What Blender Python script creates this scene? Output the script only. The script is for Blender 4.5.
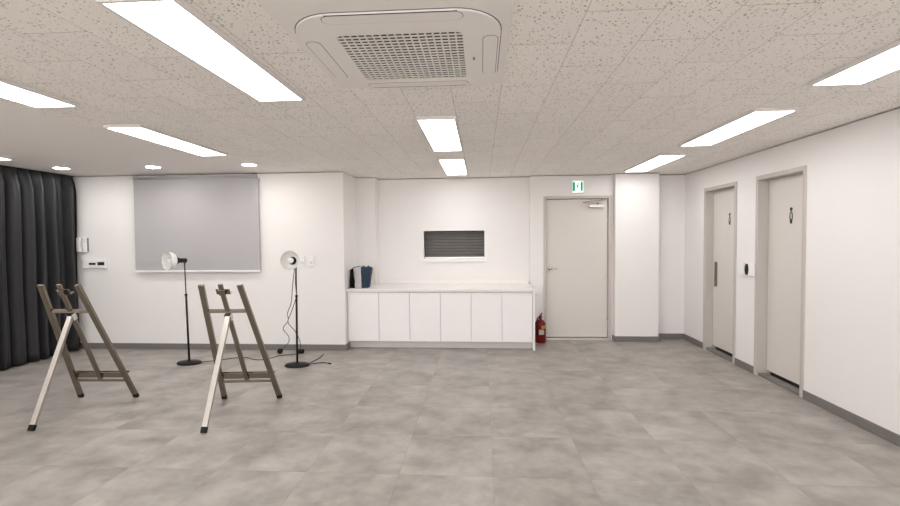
import bpy, bmesh, math, random
from mathutils import Vector, Matrix

for o in list(bpy.data.objects):
    bpy.data.objects.remove(o)
random.seed(7)
SC = bpy.context.scene
COL = SC.collection
PI = math.pi

# ------------------------------------------------------------------ camera
CAM_H, F_PX = 1.6, 468.08
YAW, PITCH, ROLL = 0.0668286, 0.0313692, -0.0081283
fw = Vector((-math.sin(YAW) * math.cos(PITCH), math.cos(YAW) * math.cos(PITCH), -math.sin(PITCH)))
r0 = Vector((math.cos(YAW), math.sin(YAW), 0))
u0 = r0.cross(fw)
rt = math.cos(ROLL) * r0 + math.sin(ROLL) * u0
up = -math.sin(ROLL) * r0 + math.cos(ROLL) * u0
cd = bpy.data.cameras.new('camera')
cd.sensor_fit = 'HORIZONTAL'; cd.sensor_width = 36.0; cd.lens = F_PX / 900 * 36.0
cd.clip_start = 0.05; cd.clip_end = 60
cam = bpy.data.objects.new('camera', cd); COL.objects.link(cam)
cam.matrix_world = Matrix(((rt.x, up.x, -fw.x, 0), (rt.y, up.y, -fw.y, 0), (rt.z, up.z, -fw.z, CAM_H), (0, 0, 0, 1)))
SC.camera = cam

# ------------------------------------------------------------------ world, exposure, lamp strength
w = bpy.data.worlds.new('world'); SC.world = w; w.use_nodes = True
w.node_tree.nodes['Background'].inputs[0].default_value = (1.0, 0.98, 0.955, 1)
w.node_tree.nodes['Background'].inputs[1].default_value = 4.4
SC.view_settings.view_transform = 'Standard'
SC.view_settings.look = 'None'
SC.view_settings.gamma = 1.0
SC.view_settings.use_curve_mapping = False
SC.view_settings.exposure = 0.24
PANEL_STRENGTH = 8.9
PANEL_COLOR = (0.995, 0.99, 0.99)
SPOT_STRENGTH = 100.0

# ------------------------------------------------------------------ materials
def nt(name):
    m = bpy.data.materials.new(name); m.use_nodes = True
    t = m.node_tree
    return m, t, t.nodes['Principled BSDF']

def N(t, typ, **kw):
    n = t.nodes.new(typ)
    for k, v in kw.items():
        setattr(n, k, v)
    return n

def mathn(t, op, a, b=None, c=None):
    n = N(t, 'ShaderNodeMath', operation=op)
    for i, v in enumerate((a, b, c)):
        if v is None: continue
        if isinstance(v, (int, float)): n.inputs[i].default_value = v
        else: t.links.new(v, n.inputs[i])
    return n.outputs[0]

def mixc(t, fac, a, b):
    n = N(t, 'ShaderNodeMix', data_type='RGBA')
    for s, v in ((n.inputs[0], fac), (n.inputs[6], a), (n.inputs[7], b)):
        if isinstance(v, (int, float)): s.default_value = v
        elif isinstance(v, tuple): s.default_value = (*v, 1)
        else: t.links.new(v, s)
    return n.outputs[2]

def mat(name, col, rough=0.5, metal=0.0, var=0.04, scale=8.0, bump=0.0, bscale=200.0, spec=0.5):
    """plain surface with a slight procedural mottling"""
    m, t, p = nt(name)
    tc = N(t, 'ShaderNodeTexCoord')
    no = N(t, 'ShaderNodeTexNoise'); no.inputs['Scale'].default_value = scale; no.inputs['Detail'].default_value = 4
    t.links.new(tc.outputs['Object'], no.inputs['Vector'])
    lo = tuple(c * (1 - var) for c in col); hi = tuple(min(1, c * (1 + var)) for c in col)
    t.links.new(mixc(t, no.outputs[0], lo, hi), p.inputs['Base Color'])
    p.inputs['Roughness'].default_value = rough
    p.inputs['Metallic'].default_value = metal
    p.inputs['Specular IOR Level'].default_value = spec
    if bump > 0:
        n2 = N(t, 'ShaderNodeTexNoise'); n2.inputs['Scale'].default_value = bscale
        t.links.new(tc.outputs['Object'], n2.inputs['Vector'])
        b = N(t, 'ShaderNodeBump'); b.inputs['Strength'].default_value = bump; b.inputs['Distance'].default_value = 0.002
        t.links.new(n2.outputs[0], b.inputs['Height']); t.links.new(b.outputs[0], p.inputs['Normal'])
    return m

def emis(name, col, s, base=(0.9, 0.9, 0.9)):
    m, t, p = nt(name)
    p.inputs['Base Color'].default_value = (*base, 1)
    p.inputs['Emission Color'].default_value = (*col, 1)
    p.inputs['Emission Strength'].default_value = s
    p.inputs['Roughness'].default_value = 0.5
    return m

def floor_mat():
    m, t, p = nt('vinyl_tile_floor')
    tc = N(t, 'ShaderNodeTexCoord'); sp = N(t, 'ShaderNodeSeparateXYZ')
    t.links.new(tc.outputs['Object'], sp.inputs[0])
    T = 0.64
    u = mathn(t, 'DIVIDE', mathn(t, 'SUBTRACT', sp.outputs[0], 0.072), T)
    v = mathn(t, 'DIVIDE', mathn(t, 'SUBTRACT', sp.outputs[1], 3.10), T)
    iu = mathn(t, 'FLOOR', u); iv = mathn(t, 'FLOOR', v)
    cb = N(t, 'ShaderNodeCombineXYZ'); t.links.new(iu, cb.inputs[0]); t.links.new(iv, cb.inputs[1])
    wn = N(t, 'ShaderNodeTexWhiteNoise', noise_dimensions='3D'); t.links.new(cb.outputs[0], wn.inputs[0])
    # every tile shows another cut of the cloudy print
    sc = N(t, 'ShaderNodeVectorMath', operation='SCALE'); t.links.new(wn.outputs['Color'], sc.inputs[0]); sc.inputs['Scale'].default_value = 0.35
    ad = N(t, 'ShaderNodeVectorMath', operation='ADD'); t.links.new(tc.outputs['Object'], ad.inputs[0]); t.links.new(sc.outputs[0], ad.inputs[1])
    mp = N(t, 'ShaderNodeMapping'); mp.inputs['Scale'].default_value = (1.0, 1.15, 1.0); t.links.new(ad.outputs[0], mp.inputs['Vector'])
    n1 = N(t, 'ShaderNodeTexNoise'); n1.inputs['Scale'].default_value = 3.2; n1.inputs['Detail'].default_value = 7; n1.inputs['Roughness'].default_value = 0.55
    t.links.new(mp.outputs[0], n1.inputs['Vector'])
    n2 = N(t, 'ShaderNodeTexNoise'); n2.inputs['Scale'].default_value = 14; n2.inputs['Detail'].default_value = 6
    t.links.new(ad.outputs[0], n2.inputs['Vector'])
    f = mathn(t, 'ADD', mathn(t, 'MULTIPLY', n1.outputs[0], 0.8), mathn(t, 'MULTIPLY', n2.outputs[0], 0.2))
    cr = N(t, 'ShaderNodeValToRGB'); t.links.new(f, cr.inputs[0])
    e = cr.color_ramp.elements
    e[0].position = 0.27; e[0].color = (*FLOOR_DARK, 1)
    e[1].position = 0.70; e[1].color = (*FLOOR_LIGHT, 1)
    br = mathn(t, 'ADD', mathn(t, 'MULTIPLY', wn.outputs['Value'], 0.05), 0.975)
    vm = N(t, 'ShaderNodeVectorMath', operation='SCALE'); t.links.new(cr.outputs[0], vm.inputs[0]); t.links.new(br, vm.inputs['Scale'])
    # seams
    def edge(a):
        fr = mathn(t, 'FRACT', a)
        return mathn(t, 'MINIMUM', fr, mathn(t, 'SUBTRACT', 1.0, fr))
    d = mathn(t, 'MINIMUM', edge(u), edge(v))
    s = mathn(t, 'LESS_THAN', d, 0.0028)
    c = mixc(t, mathn(t, 'MULTIPLY', s, 0.30), vm.outputs[0], (0.10, 0.095, 0.09))
    t.links.new(c, p.inputs['Base Color'])
    t.links.new(mathn(t, 'ADD', mathn(t, 'MULTIPLY', n2.outputs[0], 0.14), 0.30), p.inputs['Roughness'])
    p.inputs['Specular IOR Level'].default_value = 0.42
    b = N(t, 'ShaderNodeBump'); b.inputs['Strength'].default_value = 0.08; b.inputs['Distance'].default_value = 0.003
    t.links.new(n2.outputs[0], b.inputs['Height']); t.links.new(b.outputs[0], p.inputs['Normal'])
    return m

def ceiling_mat():
    m, t, p = nt('fissured_ceiling_tile')
    tc = N(t, 'ShaderNodeTexCoord'); sp = N(t, 'ShaderNodeSeparateXYZ')
    t.links.new(tc.outputs['Object'], sp.inputs[0])
    u = mathn(t, 'DIVIDE', mathn(t, 'SUBTRACT', sp.outputs[0], 0.455), 0.322)
    iu = mathn(t, 'FLOOR', u)
    half = mathn(t, 'MULTIPLY', mathn(t, 'MODULO', mathn(t, 'ADD', iu, 100.0), 2.0), 0.5)
    v = mathn(t, 'ADD', mathn(t, 'DIVIDE', mathn(t, 'SUBTRACT', sp.outputs[1], 2.066), 0.644), half)
    iv = mathn(t, 'FLOOR', v)
    cb = N(t, 'ShaderNodeCombineXYZ'); t.links.new(iu, cb.inputs[0]); t.links.new(iv, cb.inputs[1])
    wn = N(t, 'ShaderNodeTexWhiteNoise', noise_dimensions='3D'); t.links.new(cb.outputs[0], wn.inputs[0])
    # worm holes: random dots, bent by a noise
    nd = N(t, 'ShaderNodeTexNoise'); nd.inputs['Scale'].default_value = 75; nd.inputs['Detail'].default_value = 2
    t.links.new(tc.outputs['Object'], nd.inputs['Vector'])
    sc = N(t, 'ShaderNodeVectorMath', operation='SCALE'); t.links.new(nd.outputs['Color'], sc.inputs[0]); sc.inputs['Scale'].default_value = 0.018
    ad = N(t, 'ShaderNodeVectorMath', operation='ADD'); t.links.new(tc.outputs['Object'], ad.inputs[0]); t.links.new(sc.outputs[0], ad.inputs[1])
    def dots(scale, r, keep, stretch):
        mp = N(t, 'ShaderNodeMapping'); mp.inputs['Scale'].default_value = (stretch, 1, 1); mp.inputs['Rotation'].default_value = (0, 0, scale)
        t.links.new(ad.outputs[0], mp.inputs['Vector'])
        vo = N(t, 'ShaderNodeTexVoronoi', voronoi_dimensions='2D'); vo.inputs['Scale'].default_value = scale
        t.links.new(mp.outputs[0], vo.inputs['Vector'])
        sx = N(t, 'ShaderNodeSeparateColor'); t.links.new(vo.outputs['Color'], sx.inputs[0])
        return mathn(t, 'MULTIPLY', mathn(t, 'LESS_THAN', vo.outputs['Distance'], mathn(t, 'MULTIPLY', sx.outputs[1], r)), mathn(t, 'LESS_THAN', sx.outputs[0], keep))
    h = mathn(t, 'MAXIMUM', dots(34, 0.26, 0.62, 1.5), dots(70, 0.25, 0.3, 0.8))
    def edge(a):
        fr = mathn(t, 'FRACT', a)
        return mathn(t, 'MINIMUM', fr, mathn(t, 'SUBTRACT', 1.0, fr))
    su = mathn(t, 'LESS_THAN', edge(u), 0.0045)
    sv = mathn(t, 'LESS_THAN', edge(v), 0.003)
    seam = mathn(t, 'MULTIPLY', mathn(t, 'MAXIMUM', su, sv), 0.55)
    br = mathn(t, 'ADD', mathn(t, 'MULTIPLY', wn.outputs['Value'], 0.04), 0.98)
    vm = N(t, 'ShaderNodeVectorMath', operation='SCALE'); vm.inputs[0].default_value = CEIL_COL; t.links.new(br, vm.inputs['Scale'])
    c = mixc(t, mathn(t, 'MULTIPLY', h, 0.56), vm.outputs[0], (0.12, 0.11, 0.10))
    c = mixc(t, seam, c, (0.14, 0.13, 0.12))
    t.links.new(c, p.inputs['Base Color'])
    p.inputs['Roughness'].default_value = 0.9; p.inputs['Specular IOR Level'].default_value = 0.15
    b = N(t, 'ShaderNodeBump'); b.inputs['Strength'].default_value = 0.5; b.inputs['Distance'].default_value = 0.004; b.invert = True
    t.links.new(h, b.inputs['Height']); t.links.new(b.outputs[0], p.inputs['Normal'])
    return m

FLOOR_DARK = (0.185, 0.169, 0.152); FLOOR_LIGHT = (0.44, 0.406, 0.373)
CEIL_COL = (0.95, 0.905, 0.86)
WALL_COL = (0.875, 0.845, 0.83)
M = {}
M['floor'] = floor_mat()
M['ceil'] = ceiling_mat()
M['gypsum'] = mat('smooth_gypsum_ceiling', (0.90, 0.86, 0.825), 0.85, var=0.015)
M['wall'] = mat('painted_wall', WALL_COL, 0.75, var=0.012, scale=3, bump=0.05, bscale=350, spec=0.25)
M['base'] = mat('grey_vinyl_baseboard', (0.19, 0.175, 0.168), 0.5, var=0.05)
M['panel_frame'] = mat('white_lamp_frame', (0.78, 0.75, 0.73), 0.45)
M['panel'] = emis('lit_led_panel', PANEL_COLOR, PANEL_STRENGTH)
M['spot'] = emis('lit_downlight_lens', (1.0, 0.98, 0.95), SPOT_STRENGTH)
M['white'] = mat('white_plastic', (0.90, 0.885, 0.875), 0.35, var=0.01)
M['ac'] = mat('air_conditioner_plastic', (0.86, 0.82, 0.78), 0.45, var=0.012)
M['dark'] = mat('dark_gap', (0.03, 0.027, 0.025), 0.7)
M['filter'] = mat('dark_filter_gap', (0.07, 0.058, 0.05), 0.8)  # dark colour behind the grille, also used for thin gap lines
M['black'] = mat('black_plastic', (0.006, 0.006, 0.006), 0.45, spec=0.25)
M['rubber'] = mat('black_rubber', (0.008, 0.008, 0.008), 0.6, spec=0.25)
M['steel'] = mat('brushed_steel_tube', (0.25, 0.218, 0.18), 0.26, 1.0, var=0.10, scale=40)
M['rear'] = mat('pale_metal_tube', (0.52, 0.49, 0.45), 0.34, 1.0, var=0.05, scale=40)  # metal of the easel's rear leg, paler than its front frame
M['chrome'] = mat('satin_chrome', (0.62, 0.60, 0.57), 0.25, 1.0)
M['alu'] = mat('aluminium_rail', (0.72, 0.70, 0.68), 0.35, 0.8)
M['door'] = mat('grey_beige_door_paint', (0.715, 0.672, 0.632), 0.5, var=0.012, spec=0.35)
M['doorframe'] = mat('grey_beige_door_frame', (0.57, 0.53, 0.495), 0.45, var=0.012, spec=0.35)
M['sill'] = mat('grey_door_sill', (0.20, 0.185, 0.175), 0.5)
M['cabinet'] = mat('white_cabinet_laminate', (0.92, 0.90, 0.90), 0.38, var=0.008)
M['top'] = mat('white_worktop', (0.88, 0.85, 0.83), 0.3, var=0.012)
M['kick'] = mat('pale_toe_kick', (0.80, 0.77, 0.75), 0.4)
M['slat'] = mat('dark_shutter_slat', (0.13, 0.12, 0.108), 0.5, var=0.1, scale=5)
M['blind'] = mat('lilac_grey_blind_fabric', (0.47, 0.452, 0.462), 0.85, var=0.015, bump=0.1, bscale=500, spec=0.2)
M['curtain'] = mat('charcoal_curtain_cloth', (0.058, 0.058, 0.061), 0.52, var=0.08, bump=0.1, bscale=600, spec=0.55)
M['curtain_head'] = mat('dark_curtain_heading', (0.030, 0.029, 0.030), 0.75, spec=0.3)
M['red'] = mat('red_enamel', (0.17, 0.004, 0.006), 0.3, spec=0.35)
M['yellow'] = mat('yellow_label', (0.75, 0.52, 0.08), 0.5)
M['paper'] = mat('white_label', (0.80, 0.77, 0.74), 0.6)
M['green'] = emis('lit_green_sign', (0.0, 0.36, 0.20), 0.35, (0.0, 0.30, 0.17))
M['signwhite'] = emis('lit_white_sign', (0.86, 1.0, 0.95), 0.75)
M['navy'] = mat('navy_bag_cloth', (0.045, 0.08, 0.14), 0.4, var=0.45, scale=22)
M['bagwhite'] = mat('white_bag_cloth', (0.92, 0.89, 0.89), 0.55, var=0.04, scale=30)
M['shade'] = mat('white_enamel_shade', (0.84, 0.83, 0.80), 0.35, var=0.01)
M['bulb'] = mat('white_bulb_glass', (0.90, 0.89, 0.87), 0.15, var=0.01)
M['pictogram'] = mat('black_pictogram', (0.012, 0.011, 0.011), 0.5)
M['display'] = mat('dark_display', (0.03, 0.03, 0.033), 0.2)

# ------------------------------------------------------------------ mesh helpers
def box(bm, x0, x1, y0, y1, z0, z1, bev=0.0, mtx=None, mi=0):
    vs = [bm.verts.new((x, y, z)) for z in (z0, z1) for y in (y0, y1) for x in (x0, x1)]
    fs = []
    for a in ((0, 2, 3, 1), (4, 5, 7, 6), (0, 1, 5, 4), (2, 6, 7, 3), (0, 4, 6, 2), (1, 3, 7, 5)):
        fs.append(bm.faces.new([vs[i] for i in a]))
    for f_ in fs: f_.material_index = mi
    if bev > 0:
        ed = list({e for f_ in fs for e in f_.edges})
        r = bmesh.ops.bevel(bm, geom=ed, offset=bev, segments=2, affect='EDGES', profile=0.5)
        vs = list({v for f_ in r['faces'] for v in f_.verts} | {v for v in vs if v.is_valid})
    if mtx is not None:
        bmesh.ops.transform(bm, matrix=mtx, verts=[v for v in vs if v.is_valid])
    return bm

def frame_mtx(a, b, side):
    """matrix whose local Z runs a->b and local X lies near 'side'"""
    a = Vector(a); b = Vector(b); z = (b - a).normalized(); s = Vector(side)
    x = (s - z * s.dot(z)).normalized(); y = z.cross(x)
    return Matrix(((x.x, y.x, z.x, a.x), (x.y, y.y, z.y, a.y), (x.z, y.z, z.z, a.z), (0, 0, 0, 1)))

def bar(bm, a, b, w_, d, side=(1, 0, 0), bev=0.003):
    L = (Vector(b) - Vector(a)).length
    return box(bm, -w_ / 2, w_ / 2, -d / 2, d / 2, 0, L, bev, frame_mtx(a, b, side))

def tube(bm, pts, r, seg=10, caps=True):
    pts = [Vector(p) for p in pts]; rings = []
    n = len(pts); prev = None
    for i, p in enumerate(pts):
        t = (pts[min(i + 1, n - 1)] - pts[max(i - 1, 0)]).normalized()
        if prev is None:
            s = Vector((1, 0, 0)) if abs(t.x) < 0.9 else Vector((0, 1, 0))
        else: s = prev
        x = (s - t * s.dot(t)).normalized(); y = t.cross(x); prev = x
        rr = r[i] if isinstance(r, (list, tuple)) else r
        rings.append([bm.verts.new(p + (x * math.cos(2 * PI * k / seg) + y * math.sin(2 * PI * k / seg)) * rr) for k in range(seg)])
    for A, B in zip(rings, rings[1:]):
        for k in range(seg):
            f_ = bm.faces.new((A[k], A[(k + 1) % seg], B[(k + 1) % seg], B[k])); f_.smooth = True
    if caps:
        bm.faces.new(rings[0][::-1]); bm.faces.new(rings[-1])
    return bm

def smooth_path(pts, n=8):
    P = [Vector(p) for p in pts]; out = []
    for i in range(len(P) - 1):
        p0, p1, p2, p3 = P[max(i - 1, 0)], P[i], P[i + 1], P[min(i + 2, len(P) - 1)]
        for k in range(n):
            t = k / n
            out.append(0.5 * ((2 * p1) + (p2 - p0) * t + (2 * p0 - 5 * p1 + 4 * p2 - p3) * t * t + (3 * p1 - p0 - 3 * p2 + p3) * t ** 3))
    out.append(P[-1]); return out

def lathe(bm, prof, mtx=None, seg=32, close_start=False, close_end=False, sy=1.0):
    rings = []
    for r, z in prof:
        rings.append([bm.verts.new((r * math.cos(2 * PI * k / seg), sy * r * math.sin(2 * PI * k / seg), z)) for k in range(seg)])
    for A, B in zip(rings, rings[1:]):
        for k in range(seg):
            f_ = bm.faces.new((A[k], A[(k + 1) % seg], B[(k + 1) % seg], B[k])); f_.smooth = True
    if close_start: bm.faces.new(rings[0][::-1])
    if close_end: bm.faces.new(rings[-1])
    if mtx is not None:
        bmesh.ops.transform(bm, matrix=mtx, verts=[v for R in rings for v in R])
    return bm

def rounded_rect(hx, hy, r, seg=8):
    pts = []
    for cx, cy, a0 in ((hx - r, hy - r, 0), (-hx + r, hy - r, 90), (-hx + r, -hy + r, 180), (hx - r, -hy + r, 270)):
        for k in range(seg + 1):
            a = math.radians(a0 + 90 * k / seg)
            pts.append((cx + r * math.cos(a), cy + r * math.sin(a)))
    return pts

def prism(bm, pts, z0, z1, mtx=None):
    A = [bm.verts.new((x, y, z0)) for x, y in pts]; B = [bm.verts.new((x, y, z1)) for x, y in pts]
    n = len(pts)
    bm.faces.new(A[::-1]); bm.faces.new(B)
    for k in range(n):
        bm.faces.new((A[k], A[(k + 1) % n], B[(k + 1) % n], B[k]))
    if mtx is not None: bmesh.ops.transform(bm, matrix=mtx, verts=A + B)
    return bm

def ring_prism(bm, outer, inner, z0, z1, mtx=None):
    n = len(outer)
    L = [[bm.verts.new((x, y, z)) for x, y in P] for P in (outer, inner) for z in (z0, z1)]
    oA, oB, iA, iB = L
    for k in range(n):
        j = (k + 1) % n
        bm.faces.new((oA[k], oA[j], oB[j], oB[k])); bm.faces.new((iA[j], iA[k], iB[k], iB[j]))
        bm.faces.new((oB[k], oB[j], iB[j], iB[k])); bm.faces.new((oA[j], oA[k], iA[k], iA[j]))
    if mtx is not None: bmesh.ops.transform(bm, matrix=mtx, verts=[v for l in L for v in l])
    return bm

def B(): return bmesh.new()

def obj(name, bm, m, parent=None, label=None):
    bmesh.ops.recalc_face_normals(bm, faces=bm.faces[:])
    me = bpy.data.meshes.new(name); bm.to_mesh(me); bm.free()
    for mm in (m if isinstance(m, (list, tuple)) else [m]): me.materials.append(mm)
    o = bpy.data.objects.new(name, me); COL.objects.link(o)
    if parent is not None: o.parent = parent
    if label: o['label'] = label
    return o

def thing(name, label, cat, loc=(0, 0, 0), rotz=0.0, group=None, kind=None):
    o = bpy.data.objects.new(name, None); COL.objects.link(o)
    o.empty_display_size = 0.05
    o.location = loc; o.rotation_euler = (0, 0, rotz)
    return tag(o, label, cat, group, kind)

def tag(o, label, cat, group=None, kind=None):
    o['label'] = label; o['category'] = cat
    if group: o['group'] = group
    if kind: o['kind'] = kind
    return o

def struct(name, bm, m, label, cat):
    return tag(obj(name, bm, m), label, cat, kind='structure')

def dup(root, loc, label):
    def cp(o, par):
        c = o.copy(); COL.objects.link(c)
        if par is not None: c.parent = par
        for ch in [k for k in bpy.data.objects if k.parent == o]: cp(ch, c)
        return c
    r = cp(root, None); r.location = loc; r['label'] = label
    return r

# ------------------------------------------------------------------ dimensions of the room
ZC = 2.563                     # ceiling
WT = 2.552                     # wall tops stop short: thin shadow gap
XR, XL, YF = 3.15, -6.16, -2.6
Y_LEFT, Y_PIL, Y_NICHE, Y_DOOR, Y_COL, Y_END = 6.57, 7.24, 7.466, 7.375, 7.26, 7.49
X_RET, X_PIL, X_NR, X_C0, X_C1 = -1.957, -1.652, 0.757, 2.030, 2.678

bm = B(); box(bm, XL - 0.3, XR + 0.3, YF - 0.3, 8.0, -0.12, 0.0)
struct('floor', bm, M['floor'], 'grey cloudy vinyl tile floor with thin square seams', 'floor')

bm = B()
def cbox(x0, x1, y0, y1, mi): box(bm, x0, x1, y0, y1, ZC, ZC + 0.1, mi=mi)
XS, YS, XS2 = -3.30, 5.42, -2.60
cbox(XL - 0.3, XS, YF - 0.3, YS, 1); cbox(XL - 0.3, XS2, YS, 8.0, 1)
cbox(XS, XS2, YF - 0.3, YS, 0); cbox(XS2, XR + 0.3, YF - 0.3, 8.0, 0)
struct('ceiling', bm, [M['ceil'], M['gypsum']], 'off white speckled fissured tile ceiling with a smooth margin at left', 'ceiling')

bm = B(); box(bm, XL - 0.2, XL, YF - 0.2, 7.9, 0, WT)
struct('wall_left', bm, M['wall'], 'white wall behind the charcoal curtain', 'wall')
bm = B(); WX0, WX1, WZ0, WZ1 = -4.6, 2.2, 0.85, 2.30
box(bm, XL - 0.2, WX0, YF - 0.2, YF, 0, WT); box(bm, WX1, XR + 0.25, YF - 0.2, YF, 0, WT); box(bm, WX0, WX1, YF - 0.2, YF, 0, WZ0); box(bm, WX0, WX1, YF - 0.2, YF, WZ1, WT)
struct('wall_front', bm, M['wall'], 'plain white wall behind the camera', 'wall')
bm = B(); box(bm, XL, X_RET, Y_LEFT, 7.9, 0, WT)
struct('wall_back', bm, M['wall'], 'white wall behind the two floor lamps and grey blind', 'wall')

# niche: pilaster, niche wall with a hatch opening
HX0, HX1, HZ0, HZ1 = -0.915, 0.050, 1.268, 1.720
bm = B()
box(bm, X_RET, X_PIL, Y_PIL, 7.9, 0, WT)
box(bm, X_PIL, HX0, Y_NICHE, 7.9, 0, WT); box(bm, HX1, X_NR, Y_NICHE, 7.9, 0, WT)
box(bm, HX0, HX1, Y_NICHE, 7.9, 0, HZ0); box(bm, HX0, HX1, Y_NICHE, 7.9, HZ1, WT)
struct('wall_niche', bm, M['wall'], 'white recessed wall with narrow pilaster above the white counter', 'wall')

# wall around the exit door
DX0, DX1, DZ1 = 0.969, 2.006, 2.240
bm = B()
box(bm, X_NR, DX0, Y_DOOR, 7.9, 0, WT); box(bm, DX1, X_C0, Y_DOOR, 7.9, 0, WT); box(bm, DX0, DX1, Y_DOOR, 7.9, DZ1, WT)
struct('wall_exit', bm, M['wall'], 'white wall around the grey exit door', 'wall')
bm = B(); box(bm, X_C0, X_C1, Y_COL, 7.9, 0, WT, 0.004)
struct('wall_column', bm, M['wall'], 'white square column right of the exit door', 'wall')
bm = B(); box(bm, X_C1, XR + 0.25, Y_END, 7.9, 0, WT)
struct('wall_corner', bm, M['wall'], 'narrow white wall between column and right wall', 'wall')

# right wall with two door openings: (y0, y1, top)
NEAR = (4.770, 5.595, 2.278); FAR = (6.008, 6.845, 2.272)
bm = B()
for y0, y1 in ((YF, NEAR[0]), (NEAR[1], FAR[0]), (FAR[1], Y_END)): box(bm, XR, XR + 0.25, y0, y1, 0, WT)
for y0, y1, zt in (NEAR, FAR): box(bm, XR, XR + 0.25, y0, y1, zt, WT)
struct('wall_right', bm, M['wall'], 'long white right wall with two restroom doors', 'wall')

# ------------------------------------------------------------------ baseboards
BH, BT = 0.085, 0.012
def baseboard(name, segs, label):
    bm = B()
    for s in segs: box(bm, *s, 0, BH, 0.002)
    struct(name, bm, M['base'], label, 'baseboard')
baseboard('baseboard_back', [(XL, X_RET, Y_LEFT - BT, Y_LEFT), (X_RET, X_RET + BT, Y_LEFT - BT, 6.80)], 'dark grey baseboard under the grey blind wall')
baseboard('baseboard_left', [(XL, XL + BT, YF, Y_LEFT - BT)], 'dark grey baseboard behind the curtain')
baseboard('baseboard_column', [(X_C0 - BT, X_C1 + BT, Y_COL - BT, Y_COL), (X_C0 - BT, X_C0, Y_COL, Y_DOOR), (X_C1, X_C1 + BT, Y_COL, Y_END - BT)], 'dark grey baseboard around the white column')
baseboard('baseboard_corner', [(X_C1, XR - BT, Y_END - BT, Y_END)], 'dark grey baseboard in the far right corner')
baseboard('baseboard_right', [(XR - BT, XR, YF, NEAR[0]), (XR - BT, XR, NEAR[1], FAR[0]), (XR - BT, XR, FAR[1], Y_END)], 'dark grey baseboard along the right wall')
baseboard('baseboard_front', [(XL, XR, YF, YF + BT)], 'dark grey baseboard behind the camera')

# ------------------------------------------------------------------ exit door
d1 = thing('door_1', 'grey exit door with lever handle and overhead closer', 'door', (0, 0, 0), kind='structure')
bm = B(); fy0, fy1 = Y_DOOR - 0.012, Y_DOOR + 0.16
box(bm, DX0, DX0 + 0.042, fy0, fy1, 0, DZ1, 0.003); box(bm, DX1 - 0.048, DX1, fy0, fy1, 0, DZ1, 0.003)
box(bm, DX0 + 0.042, DX1 - 0.048, fy0, fy1, DZ1 - 0.042, DZ1, 0.003)
# inner stop the leaf closes against
box(bm, DX0 + 0.042, DX0 + 0.052, fy0 + 0.09, fy1, 0, DZ1 - 0.042); box(bm, DX1 - 0.058, DX1 - 0.048, fy0 + 0.09, fy1, 0, DZ1 - 0.042)
obj('door_frame', bm, M['doorframe'], d1)
LY = Y_DOOR + 0.03
bm = B(); box(bm, DX0 + 0.047, DX1 - 0.054, LY, LY + 0.042, 0.040, DZ1 - 0.05, 0.002); obj('door_leaf', bm, M['door'], d1)
bm = B(); box(bm, DX0 + 0.03, DX1 - 0.03, LY + 0.05, LY + 0.07, 0, DZ1 - 0.02); obj('dark_backing', bm, M['dark'], d1)  # dark sheet behind the leaf, stands in for shade in the gap
bm = B(); box(bm, DX0 + 0.042, DX1 - 0.048, Y_DOOR - 0.012, Y_DOOR + 0.10, 0, 0.030, 0.003); obj('threshold', bm, M['alu'], d1, 'steel threshold strip under the exit door')
h = B(); hx, hz = DX0 + 0.098, 1.118
mt = Matrix.Translation((hx, LY, hz)) @ Matrix.Rotation(PI / 2, 4, 'X')
lathe(h, [(0.0, 0.0), (0.032, 0.0), (0.032, 0.006), (0.026, 0.011), (0.012, 0.013), (0.012, 0.05), (0.0, 0.05)], mt, 24)
tube(h, smooth_path([(hx, LY - 0.05, hz), (hx + 0.03, LY - 0.055, hz), (hx + 0.08, LY - 0.052, hz - 0.003), (hx + 0.125, LY - 0.046, hz - 0.006)], 6), 0.0095, 12)
obj('door_handle', h, M['chrome'], d1)
cl = B(); box(cl, 1.665, 1.89, LY - 0.05, LY, 2.055, 2.102, 0.008)
cb_ = obj('door_closer', cl, M['alu'], d1)
a = B(); tube(a, [(1.80, LY - 0.03, 2.10), (1.80, LY - 0.03, 2.128)], 0.012, 12)
bar(a, (1.80, LY - 0.03, 2.122), (1.56, LY - 0.09, 2.126), 0.008, 0.026, (0, 0, 1)); bar(a, (1.56, LY - 0.09, 2.134), (1.86, LY - 0.075, 2.17), 0.008, 0.022, (0, 0, 1))
box(a, 1.84, 1.90, LY - 0.085, LY - 0.04, 2.165, 2.192, 0.003)
obj('closer_arm', a, M['steel'], cb_)
hg = B()
for z in (0.3, 1.9): tube(hg, [(DX1 - 0.051, LY - 0.006, z), (DX1 - 0.051, LY - 0.006, z + 0.1)], 0.007, 10)
obj('hinge', hg, M['chrome'], d1)

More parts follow.
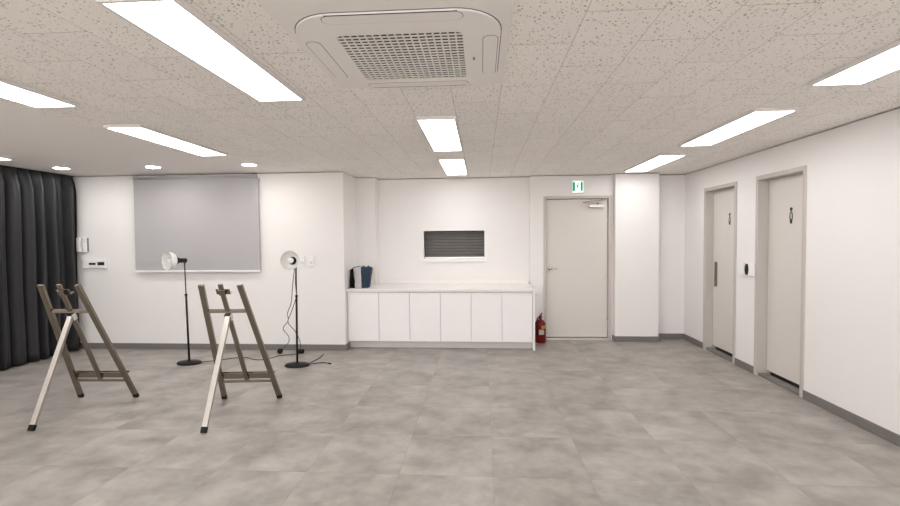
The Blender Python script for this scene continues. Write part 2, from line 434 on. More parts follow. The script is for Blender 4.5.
# ------------------------------------------------------------------ restroom doors
def restroom_door(name, spec, label, skirt):
    y0, y1, zt = spec
    r = thing(name, label, 'door', (XR, (y0 + y1) / 2, 0), kind='structure')
    a, b = (y0 - y1) / 2, (y1 - y0) / 2
    fb = B(); fwid, x0, x1 = 0.045, -0.014, 0.15
    box(fb, x0, x1, a, a + fwid, 0, zt, 0.003); box(fb, x0, x1, b - fwid, b, 0, zt, 0.003); box(fb, x0, x1, a + fwid, b - fwid, zt - fwid, zt, 0.003)
    obj('door_frame', fb, M['doorframe'], r)
    lf = B(); box(lf, 0.10, 0.14, a + fwid + 0.003, b - fwid - 0.003, 0.066, zt - fwid - 0.004, 0.002); leaf = obj('door_leaf', lf, M['door'], r)
    bk = B(); box(bk, 0.155, 0.165, a, b, 0, zt); obj('dark_backing', bk, M['dark'], r)  # dark sheet closing the opening, painted shade for the gap under the leaf
    sl = B(); box(sl, 0.012, 0.10, a + fwid, b - fwid, 0, 0.03, 0.003); obj('threshold', sl, M['sill'], r, 'dark grey raised sill')
    # pictogram: ring shaped body with a round head
    pc = B(); cy, cz = -0.03 if not skirt else -0.055, 1.815 if not skirt else 1.828
    s_ = 0.68 if skirt else 0.75
    mt = Matrix.Translation((0.0995, cy, cz)) @ Matrix.Rotation(-PI / 2, 4, 'Y') @ Matrix.Rotation(-PI / 2, 4, 'Z')
    prism(pc, [(0.026 * s_ * math.cos(2 * PI * k / 20), (0.083 + 0.026 * math.sin(2 * PI * k / 20)) * s_) for k in range(20)], 0, 0.003, mt)
    W = []; Wi = []
    for k in range(28):
        t = 2 * PI * k / 28; c_, q = math.cos(t), math.sin(t)
        wd = 0.034 * (1 + (0.25 if skirt else 0.0) * -q)
        W.append((wd * c_ * s_, (-0.02 + 0.075 * q) * s_)); Wi.append(((wd - 0.016) * c_ * s_, (-0.012 + 0.052 * q) * s_))
    ring_prism(pc, W, Wi, 0, 0.003, mt)
    prism(pc, [(-0.022 * s_, -0.072 * s_), (-0.02 * s_, -0.118 * s_), (0.02 * s_, -0.118 * s_), (0.022 * s_, -0.072 * s_)], 0, 0.003, mt)
    obj('restroom_sign', pc, M['pictogram'], leaf)
    hb = B()
    if skirt:       # recessed pull near the far edge
        box(hb, 0.086, 0.10, b - 0.165, b - 0.105, 0.905, 1.243, 0.003)
        obj('door_handle', hb, M['steel'], leaf)
    else:
        hb.free()
    return r
restroom_door('door_2', NEAR, 'grey restroom door with solid outline figure, nearer of the two', False)
restroom_door('door_3', FAR, 'grey restroom door with upright dark pull handle, nearer the corner', True)

# ------------------------------------------------------------------ serving hatch
wn_ = thing('window_1', 'closed serving hatch with dark horizontal slats above the counter', 'window', (0, 0, 0), kind='structure')
bm = B(); t_ = 0.022; y0, y1 = Y_NICHE - 0.012, Y_NICHE + 0.13
box(bm, HX0 - t_, HX0, y0, y1, HZ0 - t_, HZ1 + t_, 0.002); box(bm, HX1, HX1 + t_, y0, y1, HZ0 - t_, HZ1 + t_, 0.002)
box(bm, HX0, HX1, y0, y1, HZ1, HZ1 + t_, 0.002)
obj('window_frame', bm, M['white'], wn_)
bm = B(); box(bm, HX0 - t_, HX1 + t_, Y_NICHE - 0.03, y1, HZ0 - 0.042, HZ0, 0.004); obj('window_sill', bm, M['white'], wn_)
bm = B(); box(bm, HX0, HX1, Y_NICHE + 0.012, Y_NICHE + 0.09, HZ0, HZ0 + 0.022, 0.003); box(bm, HX0, HX1, Y_NICHE + 0.05, Y_NICHE + 0.09, HZ0 + 0.022, HZ0 + 0.032); obj('rail', bm, M['alu'], wn_, 'aluminium bottom rail')
bm = B(); n = 9; z0 = HZ0 + 0.02; hh = (HZ1 - z0) / n
for k in range(n):
    prism(bm, [(0, 0), (0.006, 0.004), (0.010, hh * 0.5), (0.006, hh - 0.004), (0, hh - 0.002), (-0.01, hh * 0.5)], HX0, HX1,
          Matrix(((0, 0, 1, 0), (-1, 0, 0, Y_NICHE + 0.115), (0, 1, 0, z0 + k * hh), (0, 0, 0, 1))))
obj('shutter', bm, M['slat'], wn_)
bm = B(); box(bm, HX0, HX1, Y_NICHE + 0.13, Y_NICHE + 0.14, HZ0, HZ1); obj('back_panel', bm, M['dark'], wn_)

# ------------------------------------------------------------------ added window opening behind the camera, its daylight brightens the ceiling
w2 = thing('added_window', 'added wide window opening behind the camera, lets in fill daylight', 'window', (0, YF - 0.1, 0), kind='structure')
bm = B(); t_ = 0.05
box(bm, WX0, WX0 + t_, -0.09, 0.09, WZ0, WZ1, 0.003); box(bm, WX1 - t_, WX1, -0.09, 0.09, WZ0, WZ1, 0.003)
box(bm, WX0 + t_, WX1 - t_, -0.09, 0.09, WZ1 - t_, WZ1, 0.003); box(bm, WX0 + t_, WX1 - t_, -0.09, 0.09, WZ0, WZ0 + t_, 0.003)
for k in range(1, 4):
    x = WX0 + (WX1 - WX0) * k / 4; box(bm, x - 0.03, x + 0.03, -0.04, 0.04, WZ0 + t_, WZ1 - t_, 0.003)
obj('window_frame', bm, M['white'], w2)
bm = B(); box(bm, WX0 - 0.04, WX1 + 0.04, 0.10, 0.14, WZ0 - 0.03, WZ0, 0.004); obj('window_sill', bm, M['white'], w2)

# ------------------------------------------------------------------ ceiling lamps
def ceiling_light(loc, label, L=1.36, W=0.325):
    r = thing('ceiling_light', label, 'light', loc, group='rectangular ceiling panels')
    bm = B(); a, b, h, t = W / 2, L / 2, 0.025, 0.018
    box(bm, -a, -a + t, -b, b, -h, 0, 0.002); box(bm, a - t, a, -b, b, -h, 0, 0.002)
    box(bm, -a + t, a - t, -b, -b + t, -h, 0, 0.002); box(bm, -a + t, a - t, b - t, b, -h, 0, 0.002)
    obj('lamp_frame', bm, M['panel_frame'], r)
    bm = B(); box(bm, -a + t, a - t, -b + t, b - t, -h + 0.003, -0.004); obj('diffuser', bm, M['panel'], r)
    return r
R1, R2, R3, R0, RB = 2.45, 4.39, 6.30, 0.48, -1.46  # last two rows are unseen, added to light the room
C0, C1, C2, C3, C4 = -5.50, -2.96, -1.345, -0.352, 2.225
lamps = [((C2, R1), 'large lit ceiling panel immediately left of the air conditioner'),
         ((C1, R1), 'lit ceiling panel cut by the left edge of the photo'),
         ((C1 + 0.0, R2), 'lit ceiling panel above the left easel, before the downlights'),
         ((C0, R2), 'tip of a lit ceiling panel above the charcoal curtain'),
         ((C3, R2), 'lit ceiling panel straight behind the air conditioner'),
         ((C3, R3), 'lit ceiling panel above the white counter, farthest of the middle row'),
         ((C4, R1), 'lit ceiling panel cut by the right edge of the photo'),
         ((C4, R2), 'lit ceiling panel in the middle of the right row'),
         ((C4, R3), 'lit ceiling panel by the white column, farthest of the right row'),
         ((C0, R1), 'lit ceiling panel near the curtain, second row from the back wall'),
         ((C0, R0), 'added lit ceiling panel beside the camera nearest the curtain'),
         ((C1, R0), 'added lit ceiling panel beside the camera on the left'),
         ((C3, R0), 'added lit ceiling panel directly over the camera'),
         ((C4, R0), 'added lit ceiling panel beside the camera on the right'),
         ((C0, RB), 'added lit ceiling panel behind the camera nearest the curtain'),
         ((C1, RB), 'added lit ceiling panel behind the camera on the left'),
         ((C3, RB), 'added lit ceiling panel straight behind the camera'),
         ((C4, RB), 'added lit ceiling panel behind the camera on the right')]
first = None
for (x, y), lab in lamps:
    if first is None: first = ceiling_light((x, y, ZC), lab)
    else: dup(first, (x, y, ZC), lab)

def downlight(loc, label):
    r = thing('downlight', label, 'light', loc, group='round downlights along the blind wall')
    bm = B(); lathe(bm, [(0.082, 0.0), (0.082, -0.004), (0.094, -0.006), (0.100, -0.004), (0.100, 0.0)], None, 32); obj('trim_ring', bm, M['panel_frame'], r)
    bm = B(); lathe(bm, [(0.0, -0.013), (0.04, -0.0115), (0.068, -0.007), (0.082, -0.003), (0.082, 0.0), (0.0, 0.0)], None, 32); obj('lens', bm, M['spot'], r)
    return r
dl = downlight((-5.50, 5.83, ZC), 'round lit downlight nearest the charcoal curtain')
dup(dl, (-4.265, 5.87, ZC), 'round lit downlight above the left part of the grey blind')
dup(dl, (-2.957, 5.84, ZC), 'round lit downlight above the right edge of the grey blind')

# ------------------------------------------------------------------ air conditioner cassette
AX, AY = -0.372, 2.38
ac = thing('air_conditioner', 'white square ceiling air conditioner with dark grille', 'air conditioner', (AX, AY, ZC))
def off(pts, dy): return [(x, y + dy) for x, y in pts]
RO, GO = 0.03, 0.062           # the round face and the grille sit a little off the skirt's middle
bm = B(); box(bm, -0.51, 0.51, -0.60, 0.525, -0.022, 0, 0.006)
ring_prism(bm, off(rounded_rect(0.466, 0.470, 0.21), RO), off(rounded_rect(0.297, 0.305, 0.05), GO), -0.032, -0.012)
obj('panel', bm, M['ac'], ac)
bm = B(); prism(bm, off(rounded_rect(0.30, 0.308, 0.05), GO), -0.0235, -0.0215); obj('filter', bm, M['filter'], ac)
bm = B(); ng = 17
for k in range(ng + 1):
    x = -0.295 + 0.59 * k / ng; e = 0.012 if k in (0, ng) else 0.0
    box(bm, x - 0.0036, x + 0.0036, GO - 0.303 + e, GO + 0.303 - e, -0.0315, -0.0245)
ng = 18
for k in range(ng + 1):
    y = GO - 0.303 + 0.606 * k / ng
    box(bm, -0.295, 0.295, y - 0.0034, y + 0.0034, -0.0315, -0.026)
obj('grille', bm, M['ac'], ac)
for cx, cy, hx_, hy_ in ((0, RO - 0.425, 0.30, 0.036), (0, RO + 0.425, 0.30, 0.036), (-0.421, RO + 0.03, 0.034, 0.25), (0.421, RO + 0.03, 0.034, 0.25)):
    bm = B(); prism(bm, [(x + cx, y + cy) for x, y in rounded_rect(hx_, hy_, 0.034)], -0.0336, -0.032); v = obj('vane', bm, M['ac'], ac)
    gp = B(); ring_prism(gp, [(x + cx, y + cy) for x, y in rounded_rect(hx_ + 0.0025, hy_ + 0.0025, 0.036)], [(x + cx, y + cy) for x, y in rounded_rect(hx_, hy_, 0.034)], -0.0327, -0.032)
    obj('outlet_gap', gp, M['filter'], v)
    gp = B(); sx, sy = (1 if cx > 0 else -1) * (hx_ + 0.004) if cx else 0, (1 if cy > RO else -1) * (hy_ + 0.004) if cy != RO else 0
    wx, wy = (0.004, hy_ - 0.02) if cx else (hx_ - 0.02, 0.004)
    if cx: gp.free(); continue
    box(gp, cx + sx - wx, cx + sx + wx, cy + sy - wy, cy + sy + wy, -0.0328, -0.0315); obj('outlet_slot', gp, M['dark'], v)
bm = B(); ring_prism(bm, off(rounded_rect(0.470, 0.474, 0.214), RO), off(rounded_rect(0.466, 0.470, 0.21), RO), -0.0235, -0.0205); obj('shadow_gap', bm, M['filter'], ac)
bm = B(); box(bm, 0.335, 0.345, 0.06, 0.10, -0.033, -0.0315); obj('indicator', bm, M['sill'], ac)

# ------------------------------------------------------------------ curtain
def curtain():
    bm = B(); Y0, Y1, Zb, Zt = 4.2, 6.53, 0.018, 2.545
    NY, NZ = 330, 24; xc = -5.962; sp = 0.165
    rows = []
    for j in range(NZ + 1):
        tz = j / NZ; z = Zb + (Zt - Zb) * tz
        row = []
        for i in range(NY + 1):
            y = Y0 + (Y1 - Y0) * i / NY
            ph = (y - Y0) / sp + 0.10 * math.sin(y * 5.1) + 0.05 * math.sin(y * 13 + 1.0) + 0.035 * (1 - tz) * math.sin(y * 7 + 2.5)
            fr = ph - math.floor(ph); k = math.floor(ph)
            rnd = (math.sin(k * 12.9898) * 43758.5453) % 1
            s = 0.5 - 0.5 * math.cos(2 * PI * fr)
            fold = s ** 0.42 * (1 + 0.22 * math.sin(2 * PI * (fr + rnd)) * s)
            amp = 0.14 + 0.04 * rnd
            top = min(1, max(0, (tz - 0.945) / 0.035)); top = top * top * (3 - 2 * top)
            pinch = math.exp(-((fr - 0.5) / 0.10) ** 2)
            off = amp * (fold - 0.5) * (1 - top) + top * (0.075 * pinch - 0.030)
            off += 0.008 * math.sin(z * 3 + k) * (1 - top)
            row.append(bm.verts.new((xc + off, y, z)))
        rows.append(row)
    for A, C in zip(rows, rows[1:]):
        for i in range(NY):
            f_ = bm.faces.new((A[i], A[i + 1], C[i + 1], C[i])); f_.smooth = True
    geo = bmesh.ops.solidify(bm, geom=bm.faces[:], thickness=0.003)
    return bm
cu = thing('curtain', 'floor length charcoal pleated curtain along the left wall', 'curtain', (0, 0, 0))
obj('curtain_fabric', curtain(), M['curtain'], cu)
bm = B(); box(bm, -6.05, -5.99, 4.2, 6.56, 2.545, ZC - 0.001, 0.002); obj('curtain_rail', bm, M['curtain_head'], cu)

# ------------------------------------------------------------------ roller blind
BX0, BX1 = -5.045, -3.172
rb = thing('roller_blind', 'grey roller blind pulled down on the left back wall', 'blind', (0, 0, 0))
bm = B(); box(bm, BX0, BX1, Y_LEFT - 0.052, Y_LEFT - 0.048, 1.165, 2.50); obj('blind_fabric', bm, M['blind'], rb)
bm = B(); box(bm, BX0 - 0.004, BX1 + 0.004, Y_LEFT - 0.062, Y_LEFT - 0.040, 1.140, 1.166, 0.004); obj('bottom_bar', bm, M['white'], rb, 'white bottom bar')
bm = B(); tube(bm, [(BX0, Y_LEFT - 0.035, 2.505), (BX1, Y_LEFT - 0.035, 2.505)], 0.026, 16); obj('roller', bm, M['blind'], rb)
bm = B(); box(bm, BX0 - 0.008, BX0 - 0.003, Y_LEFT - 0.07, Y_LEFT, 2.47, WT, 0.001); obj('bracket', bm, M['white'], rb)
bm = B(); box(bm, BX1 + 0.003, BX1 + 0.008, Y_LEFT - 0.07, Y_LEFT, 2.47, WT, 0.001); obj('bracket', bm, M['white'], rb)

# ------------------------------------------------------------------ wall devices on the left back wall
ph = thing('intercom_handset', 'white wall intercom phone beside the curtain', 'intercom', (-5.885, Y_LEFT, 1.55))
bm = B(); box(bm, -0.075, 0.070, -0.03, 0, -0.115, 0.115, 0.008); obj('base', bm, M['white'], ph)
bm = B(); box(bm, -0.004, 0.004, -0.032, -0.029, -0.105, 0.105); box(bm, 0.070, 0.080, -0.024, 0, -0.105, 0.10, 0.002); obj('shadow_strips', bm, M['sill'], ph, 'dark grey strips painted as shadow beside the handset')  # grey strips stand in for the recess shadow and the shaded right side
bm = B(); box(bm, -0.062, -0.012, -0.072, -0.046, -0.105, 0.105, 0.012); box(bm, -0.062, -0.012, -0.05, -0.03, 0.05, 0.105, 0.006); box(bm, -0.062, -0.012, -0.05, -0.03, -0.105, -0.05, 0.006); obj('handset', bm, M['white'], ph)
bm = B(); box(bm, 0.02, 0.06, -0.033, -0.029, 0.03, 0.09, 0.001); obj('keypad', bm, M['paper'], ph)
bm = B()
pts = []
for k in range(90):
    t = k / 89; a = t * 2 * PI * 12
    pts.append((-0.04 + 0.03 * math.sin(t * PI) + 0.007 * math.cos(a), -0.03 - 0.012 + 0.007 * math.sin(a), -0.11 - 0.10 * math.sin(t * PI) - 0.02 * t))
tube(bm, pts, 0.003, 6); obj('cord', bm, M['kick'], ph)

tp = thing('control_panel', 'white wall control panel with two dark displays below the intercom', 'control panel', (-5.705, Y_LEFT, 1.262))
bm = B(); box(bm, -0.185, 0.185, -0.028, 0, -0.066, 0.066, 0.007); obj('body', bm, M['white'], tp)
bm = B(); box(bm, -0.085, 0.02, -0.030, -0.027, -0.012, 0.018, 0.001); obj('display', bm, M['display'], tp)
bm = B(); box(bm, 0.05, 0.155, -0.030, -0.027, -0.020, 0.030, 0.001); obj('display', bm, M['display'], tp)
bm = B(); box(bm, -0.085, 0.155, -0.030, -0.027, -0.052, -0.040, 0.001); obj('button_strip', bm, M['kick'], tp)

def outlet(x, label):
    r = thing('wall_outlet', label, 'outlet', (x, Y_LEFT, 1.285), group='white wall outlets')
    bm = B(); box(bm, -0.043, 0.043, -0.018, 0, -0.075, 0.075, 0.004); obj('plate', bm, M['white'], r)
    bm = B(); lathe(bm, [(0.0, 0.0), (0.021, 0.0), (0.021, 0.003), (0.0, 0.003)], Matrix.Translation((0, -0.018, -0.012)) @ Matrix.Rotation(PI / 2, 4, 'X'), 20); obj('socket', bm, M['kick'], r)
    return r
outlet(-2.572, 'white outlet plate directly beside the right lamp shade')
ot = outlet(-2.435, 'white outlet plate to the right of the other outlet')

# switch plates between the restroom doors
def plate(name, y, z, hy, hz, label):
    r = thing(name, label, 'switch', (XR, y, z), group='white plates between the restroom doors')
    bm = B(); box(bm, -0.020, 0, -hy, hy, -hz, hz, 0.003); obj('plate', bm, M['white'], r)
    bm = B(); box(bm, -0.025, -0.019, -hy * 0.6, hy * 0.6, -hz * 0.6, hz * 0.6, 0.002); obj('rocker', bm, M['white'], r)
plate('wall_switch', 5.855, 1.205, 0.055, 0.075, 'white switch plate between restroom doors, beside the farther door')
plate('wall_switch', 5.665, 1.205, 0.062, 0.075, 'white switch plate between restroom doors, beside the nearer door')
bm = B(); prism(bm, [(0.034 * math.cos(2 * PI * k / 24), 0.066 * math.sin(2 * PI * k / 24)) for k in range(24)], 0, 0.028, Matrix.Translation((XR, 5.745, 1.205)) @ Matrix.Rotation(-PI / 2, 4, 'Y') @ Matrix.Rotation(PI / 2, 4, 'Z'))
tag(obj('door_sensor', bm, M['black']), 'small black oval device between the two white switch plates', 'sensor')

# ------------------------------------------------------------------ exit sign
es = thing('exit_sign', 'green and white running figure exit sign above the grey door', 'sign', (1.487, Y_DOOR, 2.378))
bm = B(); box(bm, -0.086, 0.086, -0.035, 0, -0.092, 0.092, 0.004); obj('housing', bm, M['white'], es)
bm = B(); box(bm, -0.081, 0.081, -0.038, -0.034, -0.087, 0.087); obj('sign_face', bm, M['signwhite'], es)
bm = B(); mt = Matrix.Translation((0, -0.038, 0)) @ Matrix.Rotation(PI / 2, 4, 'X')
def q(a, b_, wd):
    a = Vector((a[0], a[1], 0)); b_ = Vector((b_[0], b_[1], 0)); d = (b_ - a).normalized(); nn = Vector((-d.y, d.x, 0)) * wd / 2
    prism(bm, [(v.x, v.y) for v in (a - nn, b_ - nn, b_ + nn, a + nn)], 0, 0.002, mt)
prism(bm, [(-0.078, -0.066), (-0.042, -0.066), (-0.042, 0.07), (-0.078, 0.07)], 0, 0.002, mt)
prism(bm, [(0.040, -0.066), (0.074, -0.066), (0.074, 0.07), (0.040, 0.07)], 0, 0.002, mt)
prism(bm, [(0.004 + 0.011 * math.cos(k * PI / 8), 0.045 + 0.011 * math.sin(k * PI / 8)) for k in range(16)], 0, 0.002, mt)
q((-0.001, 0.032), (-0.008, -0.006), 0.018); q((-0.008, -0.004), (0.014, -0.022), 0.011); q((0.014, -0.02), (0.010, -0.048), 0.010)
q((-0.008, -0.004), (-0.018, -0.028), 0.011); q((-0.018, -0.026), (-0.034, -0.034), 0.010); q((0.0, 0.03), (0.022, 0.018), 0.008); q((-0.002, 0.03), (-0.022, 0.02), 0.008); q((-0.022, 0.022), (-0.028, 0.004), 0.008)
obj('pictogram', bm, M['green'], es)

# ------------------------------------------------------------------ counter: three two-door cabinets, worktop
CX0, CX1, CYF, CYB = X_RET + 0.002, 0.722, 6.66, Y_NICHE - 0.004
edges = [-1.935, -1.484, -1.034, -0.590, -0.147, 0.288, 0.720]
CLAB = ['white two door base cabinet at the left end under the bag', 'white two door base cabinet in the middle of the counter', 'white two door base cabinet at the right end near the extinguisher']
for k in range(3):
    x0 = CX0 if k == 0 else edges[2 * k]; x1 = edges[2 * k + 2]
    c = thing('base_cabinet', CLAB[k], 'cabinet', ((x0 + x1) / 2, CYF, 0), group='base cabinets under the worktop')
    mid = (x0 + x1) / 2; yb = (Y_PIL if k == 0 else Y_NICHE) - 0.004
    bm = B(); box(bm, x0 - mid, x1 - mid, 0.022, yb - CYF, 0.11, 0.838); obj('cabinet_body', bm, M['kick'], c)
    bm = B(); box(bm, x0 - mid, x1 - mid, 0.12, 0.14, 0, 0.11); obj('toe_kick', bm, M['kick'], c)
    for j in range(2):
        a_, b_ = edges[2 * k + j] + 0.003, edges[2 * k + j + 1] - 0.003
        bm = B(); box(bm, a_ - mid, b_ - mid, 0, 0.02, 0.118, 0.822, 0.002); obj('cabinet_door', bm, M['cabinet'], c)
bm = B(); box(bm, 0.722, 0.752, 6.648, Y_DOOR + 0.0, 0, 0.842, 0.002)
tag(obj('side_panel', bm, M['cabinet']), 'white end panel closing the counter beside the fire extinguisher', 'panel')
wt = thing('worktop', 'white continuous worktop with low upstand along the niche wall', 'worktop', (0, 0, 0))
bm = B()
prism(bm, [(CX0, 6.64), (0.754, 6.64), (0.754, Y_DOOR - 0.002), (X_NR - 0.003, Y_DOOR - 0.002), (X_NR - 0.003, CYB), (X_PIL + 0.003, CYB), (X_PIL + 0.003, Y_PIL - 0.003), (CX0, Y_PIL - 0.003)], 0.842, 0.880)
obj('worktop_slab', bm, M['top'], wt)
bm = B(); box(bm, X_PIL + 0.004, X_NR - 0.004, CYB - 0.02, CYB, 0.880, 0.935, 0.002); obj('upstand', bm, M['top'], wt)

# ------------------------------------------------------------------ bag on the counter
bg = thing('shopping_bag', 'upright bag with black, white and navy panels on the counter', 'bag', (-1.790, 6.82, 0.881))
def bag_panel(xb0, xb1, xt0, xt1, yf_b, yf_t, hl, hr, nz=8, nx=8, jag=0.0, bulge=0.02, seed=0, thick=0.012, side=0.0):
    rnd = random.Random(seed); bm = B(); rows = []
    jl = [rnd.uniform(-jag, jag) for _ in range(nx + 1)]
    for j in range(nz + 1):
        t = j / nz; row = []
        for i in range(nx + 1):
            s = i / nx
            x = (xb0 + (xb1 - xb0) * s) * (1 - t) + (xt0 + (xt1 - xt0) * s) * t
            z = t * ((hl + (hr - hl) * s) + jl[i])
            y = yf_b + (yf_t - yf_b) * t - bulge * math.sin(PI * t) * math.sin(PI * s) + side * (s) + 0.006 * math.sin(9 * t + 5 * s + seed)
            row.append(bm.verts.new((x, y, z)))
        rows.append(row)
    for A, C in zip(rows, rows[1:]):
        for i in range(nx):
            f_ = bm.faces.new((A[i], A[i + 1], C[i + 1], C[i])); f_.smooth = True
    bmesh.ops.solidify(bm, geom=bm.faces[:], thickness=thick)
    return bm
obj('gusset', bag_panel(-0.162, -0.050, -0.150, -0.085, -0.02, -0.03, 0.262, 0.300, bulge=0.045, seed=1, side=-0.06), M['black'], bg, 'black side gusset')
obj('front_panel', bag_panel(-0.063, 0.037, -0.102, 0.018, -0.085, -0.030, 0.300, 0.318, jag=0.006, seed=2), M['bagwhite'], bg, 'white front panel')
obj('front_panel', bag_panel(0.037, 0.122, 0.016, 0.168, -0.075, -0.035, 0.308, 0.316, nx=12, nz=12, jag=0.009, seed=11, side=0.04, bulge=0.03), M['navy'], bg, 'crumpled navy front panel')
obj('back_panel', bag_panel(-0.063, 0.122, -0.10, 0.155, 0.08, 0.085, 0.27, 0.29, jag=0.01, seed=6, bulge=-0.01), M['navy'], bg, 'navy back panel')
obj('gusset', bag_panel(0.118, 0.124, 0.160, 0.166, -0.02, -0.005, 0.31, 0.285, bulge=0.0, seed=8, side=0.10), M['navy'], bg, 'navy side gusset')
bm = B(); tube(bm, smooth_path([(-0.100, -0.040, 0.302), (-0.06, -0.046, 0.308), (-0.02, -0.046, 0.314), (0.018, -0.038, 0.320)], 5), 0.005, 8); obj('piping', bm, M['navy'], bg)
bm = B(); box(bm, -0.10, 0.118, -0.05, 0.09, 0.0, 0.012, 0.003); obj('bag_bottom', bm, M['navy'], bg)
bm = B(); tube(bm, smooth_path([(0.04, -0.045, 0.29), (0.055, -0.03, 0.325), (0.095, -0.02, 0.29), (0.13, -0.03, 0.325), (0.145, -0.035, 0.29)], 6), 0.006, 8); obj('bag_handle', bm, M['navy'], bg)

# ------------------------------------------------------------------ fire extinguisher
fe = thing('fire_extinguisher', 'red fire extinguisher on the floor beside the white counter', 'fire extinguisher', (0.893, 7.20, 0))
bm = B(); lathe(bm, [(0.0, 0.0), (0.076, 0.0), (0.080, 0.006), (0.080, 0.02), (0.084, 0.025), (0.084, 0.255), (0.080, 0.29), (0.062, 0.325), (0.036, 0.345), (0.022, 0.35), (0.022, 0.375), (0.0, 0.375)], None, 32); obj('cylinder', bm, M['red'], fe)
bm = B()
def label_patch(z0, z1, a0, a1, m_, r=0.0855):
    bm = B(); A = []
    for k in range(13):
        a = math.radians(a0 + (a1 - a0) * k / 12)
        A.append((bm.verts.new((r * math.cos(a), r * math.sin(a), z0)), bm.verts.new((r * math.cos(a), r * math.sin(a), z1))))
    for p_, q_ in zip(A, A[1:]): bm.faces.new((p_[0], q_[0], q_[1], p_[1]))
    bmesh.ops.solidify(bm, geom=bm.faces[:], thickness=0.001)
    return bm
obj('label', label_patch(0.215, 0.268, -85, -15, None), M['yellow'], fe, 'yellow upper label')
obj('label', label_patch(0.130, 0.205, -110, -55, None), M['paper'], fe, 'white lower label')
bm.free(); bm = B(); box(bm, -0.018, 0.018, -0.018, 0.018, 0.372, 0.402, 0.004); bar(bm, (0, 0.01, 0.395), (0.01, -0.10, 0.425), 0.022, 0.006); bar(bm, (0, 0.01, 0.402), (0.012, -0.10, 0.465), 0.022, 0.006); obj('lever', bm, M['red'], fe)
bm = B(); lathe(bm, [(0, 0), (0.016, 0), (0.016, 0.012), (0, 0.012)], Matrix.Translation((0.018, 0, 0.385)) @ Matrix.Rotation(PI / 2, 4, 'Y'), 16); obj('gauge', bm, M['chrome'], fe)
bm = B(); tube(bm, smooth_path([(-0.012, -0.02, 0.388), (-0.045, -0.05, 0.375), (-0.062, -0.07, 0.31), (-0.058, -0.075, 0.22), (-0.055, -0.074, 0.12)], 6), [0.009] * 19 + [0.011] * 6, 10); obj('hose', bm, M['rubber'], fe)

# ------------------------------------------------------------------ easels
def easel(loc, rot, label, half_b, skew, sway):
    """local x along the front feet, local -y towards the rear foot"""
    r = thing('easel', label, 'easel', loc, rot, group='folding steel easels')
    th = math.radians(25); U = Vector((0, -math.sin(th), math.cos(th)))
    def P(x, u, out=0.0):          # point in the leaning front frame, out = towards the rear leg
        return Vector((x + sway * u, 0, 0)) + U * u + Vector((0, -math.cos(th), -math.sin(th))) * out
    LEN = 1.335; ht = 0.168
    for s in (-1, 1):
        a, b_ = P(s * half_b, 0.02), P(s * ht, LEN)
        bm = B(); bar(bm, a, b_, 0.047, 0.030); leg = obj('leg', bm, M['steel'], r)
        bm = B(); d = (b_ - a).normalized(); bar(bm, a - d * 0.018, a + d * 0.03, 0.049, 0.031, bev=0.005); obj('rubber_foot', bm, M['rubber'], leg)
    xr = lambda u: half_b + (ht - half_b) * u / LEN
    bm = B(); bar(bm, P(-xr(1.055), 1.055, 0.0), P(xr(1.055), 1.055, 0.0), 0.036, 0.020, (0, 0, 1)); obj('crossbar', bm, M['steel'], r)
    bm = B(); bar(bm, P(-xr(0.228), 0.228), P(xr(0.228), 0.228), 0.028, 0.020, (0, 0, 1)); obj('crossbar', bm, M['steel'], r)
    bm = B(); bar(bm, P(0, 0.245, 0.0), P(0, LEN + 0.005, 0.0), 0.040, 0.022); obj('mast', bm, M['steel'], r)
    # tray in front of the legs with a small lip
    bm = B(); y_ = -0.016; xw = xr(0.29) + 0.012
    mt = Matrix.Translation(P(0, 0.300, -0.016)) @ Matrix.Rotation(0.10, 4, 'X')
    box(bm, -xw, xw, 0, 0.040, 0, 0.004, 0, mt); box(bm, -xw, xw, 0.036, 0.040, 0, 0.012, 0, mt); box(bm, -xw, xw, 0, 0.004, -0.045, 0.004, 0, mt)
    obj('tray', bm, M['steel'], r)
    # sliding clamp near the top of the mast
    bm = B(); mt = Matrix.Translation(P(0, 1.252, -0.012)) @ Matrix.Rotation(th, 4, 'X')
    box(bm, -0.062, 0.062, 0, 0.006, -0.028, 0.026, 0.002, mt); box(bm, -0.062, 0.062, 0.0, 0.045, -0.026, -0.020, 0.002, mt)
    box(bm, -0.028, 0.028, -0.03, 0.004, -0.024, 0.03, 0.003, mt); cl_ = obj('clamp', bm, M['steel'], r)
    # hinge and rear leg
    hp = P(0, 0.995, 0.028)
    bm = B(); bar(bm, P(-0.026, 0.965, 0.012), P(-0.026, 1.03, 0.012), 0.004, 0.05); bar(bm, P(0.026, 0.965, 0.012), P(0.026, 1.03, 0.012), 0.004, 0.05)
    tube(bm, [hp + Vector((-0.032, 0, 0)), hp + Vector((0.032, 0, 0))], 0.006, 10); obj('hinge', bm, M['chrome'], r)
    foot = Vector((skew, -0.845, 0.02)); bm = B(); bar(bm, foot, hp + Vector((0, 0, 0.015)), 0.045, 0.028); leg = obj('leg', bm, M['rear'], r, 'paler metal rear leg')
    d = (hp - foot).normalized(); bm = B(); bar(bm, foot - d * 0.018, foot + d * 0.032, 0.050, 0.032, bev=0.005); obj('rubber_foot', bm, M['rubber'], leg)
    return r
easel((-3.822, 4.512, 0), 0.043, 'steel folding easel standing in front of the charcoal curtain', 0.288, -0.018, 0.008)
easel((-2.318, 4.540, 0), 0.095, 'steel folding easel standing between the two floor lamps', 0.274, -0.068, -0.027)

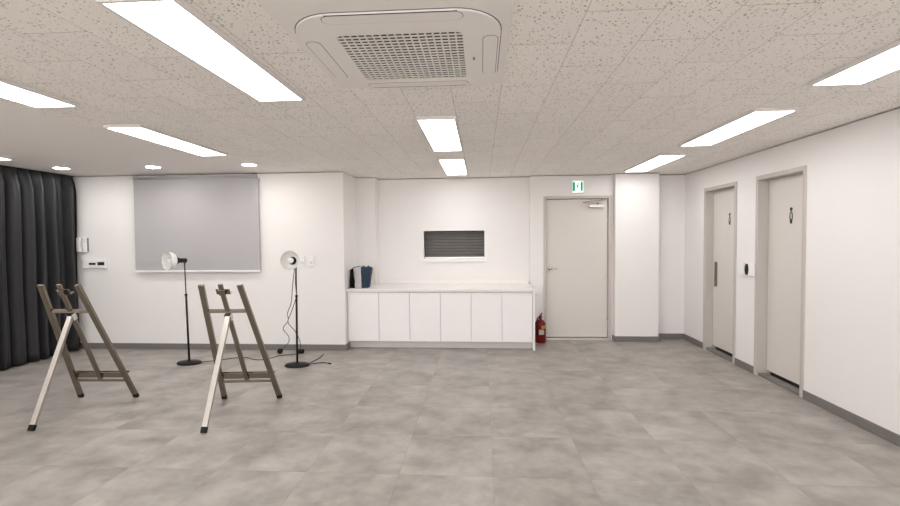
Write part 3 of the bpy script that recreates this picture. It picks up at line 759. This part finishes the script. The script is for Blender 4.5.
# ------------------------------------------------------------------ floor lamps
def align_z(p, d):
    return Matrix.Translation(p) @ Vector(d).normalized().to_track_quat('Z', 'Y').to_matrix().to_4x4()
def floor_lamp(loc, label, top, axis, cords, plugs):
    r = thing('floor_lamp', label, 'lamp', loc, group='bell shaded floor lamps')
    bm = B(); lathe(bm, [(0.0, 0.0), (0.150, 0.0), (0.156, 0.006), (0.154, 0.020), (0.140, 0.030), (0.03, 0.036), (0.02, 0.045), (0.0, 0.045)], None, 40, sy=0.72); obj('lamp_base', bm, M['black'], r)
    T = Vector(top); mid = T * 0.66 + Vector((0, 0, 0.02))
    bm = B(); tube(bm, [(0, 0, 0.03), mid], 0.0130, 14); lathe(bm, [(0.0145, 0), (0.018, 0.004), (0.018, 0.02), (0.009, 0.026)], align_z(mid - Vector((0, 0, 0.012)), T), 14); obj('lower_pole', bm, M['black'], r)
    bm = B(); tube(bm, [mid, T], 0.0068, 12); obj('upper_pole', bm, M['black'], r)
    ax = Vector(axis).normalized(); mt = align_z(T + Vector((0, 0, 0.012)) - ax * 0.012, ax)
    bm = B(); lathe(bm, [(0.0, -0.012), (0.026, -0.012), (0.029, -0.006), (0.029, 0.07), (0.037, 0.09), (0.054, 0.118), (0.066, 0.134), (0.0, 0.134)], mt, 28); sk = obj('socket', bm, M['black'], r)
    prof = [(0.060, 0.131), (0.074, 0.138), (0.090, 0.152), (0.102, 0.172), (0.110, 0.196), (0.116, 0.222), (0.119, 0.232), (0.121, 0.233), (0.117, 0.233), (0.113, 0.222), (0.107, 0.197), (0.098, 0.174), (0.086, 0.156), (0.070, 0.143), (0.050, 0.137)]
    bm = B(); lathe(bm, prof, mt, 40); obj('lamp_shade', bm, M['shade'], r)
    bm = B(); lathe(bm, [(0.016, 0.14), (0.018, 0.15), (0.03, 0.172), (0.036, 0.192), (0.034, 0.206), (0.024, 0.220), (0.0, 0.226)], mt, 24); obj('bulb', bm, M['bulb'], r)
    o = Vector(loc)
    for path in cords:
        bm = B(); tube(bm, [p - o for p in smooth_path(path, 8)], 0.0045, 8); obj('cord', bm, M['rubber'], r)
    for (p, d, rad, L) in plugs:
        bm = B(); dv = Vector(d).normalized(); c_ = Vector(p) - o
        tube(bm, [c_ - dv * L / 2, c_ - dv * L * 0.3, c_ + dv * L * 0.3, c_ + dv * L / 2], [rad * 0.7, rad, rad, rad * 0.55], 14); obj('plug', bm, M['rubber'], r)
    return r
floor_lamp((-3.798, 5.80, 0), 'floor lamp with white bell shade turned left, in front of the blind', (-0.030, 0, 1.330), (-0.46, -0.88, 0.03),
           [[(-3.67, 5.83, 0.012), (-3.50, 5.95, 0.006), (-3.34, 6.08, 0.006), (-3.18, 6.10, 0.006), (-3.02, 6.00, 0.006), (-2.88, 6.02, 0.006), (-2.78, 6.22, 0.006), (-2.66, 6.28, 0.006), (-2.56, 6.34, 0.006)]],
           [((-2.53, 6.36, 0.034), (0.9, 0.4, 0), 0.033, 0.09)])
floor_lamp((-2.337, 5.745, 0), 'floor lamp with white bell shade facing forward, beside the wall outlets', (0.01, 0, 1.315), (0.03, -0.99, 0.10),
           [[(-2.345, 5.76, 1.27), (-2.40, 5.84, 1.15), (-2.48, 5.98, 0.95), (-2.53, 6.05, 0.75), (-2.60, 6.10, 0.62), (-2.62, 6.15, 0.50), (-2.72, 6.22, 0.38), (-2.66, 6.26, 0.26), (-2.69, 6.30, 0.16), (-2.80, 6.34, 0.07)],
            [(-2.34, 5.76, 1.26), (-2.38, 5.84, 1.05), (-2.42, 5.95, 0.85), (-2.52, 6.03, 0.64), (-2.58, 6.06, 0.50), (-2.53, 6.16, 0.36), (-2.50, 6.24, 0.22), (-2.51, 6.30, 0.10), (-2.52, 6.34, 0.05)],
            [(-2.19, 5.79, 0.012), (-2.10, 5.87, 0.006), (-2.02, 5.88, 0.006), (-1.96, 5.84, 0.006)],
            [(-2.22, 5.83, 0.010), (-2.20, 5.98, 0.006), (-2.18, 6.15, 0.006), (-2.20, 6.34, 0.006)]],
           [((-2.83, 6.36, 0.036), (0.3, 0.2, 1), 0.036, 0.07), ((-1.945, 5.83, 0.010), (1, -0.6, 0), 0.009, 0.05)])
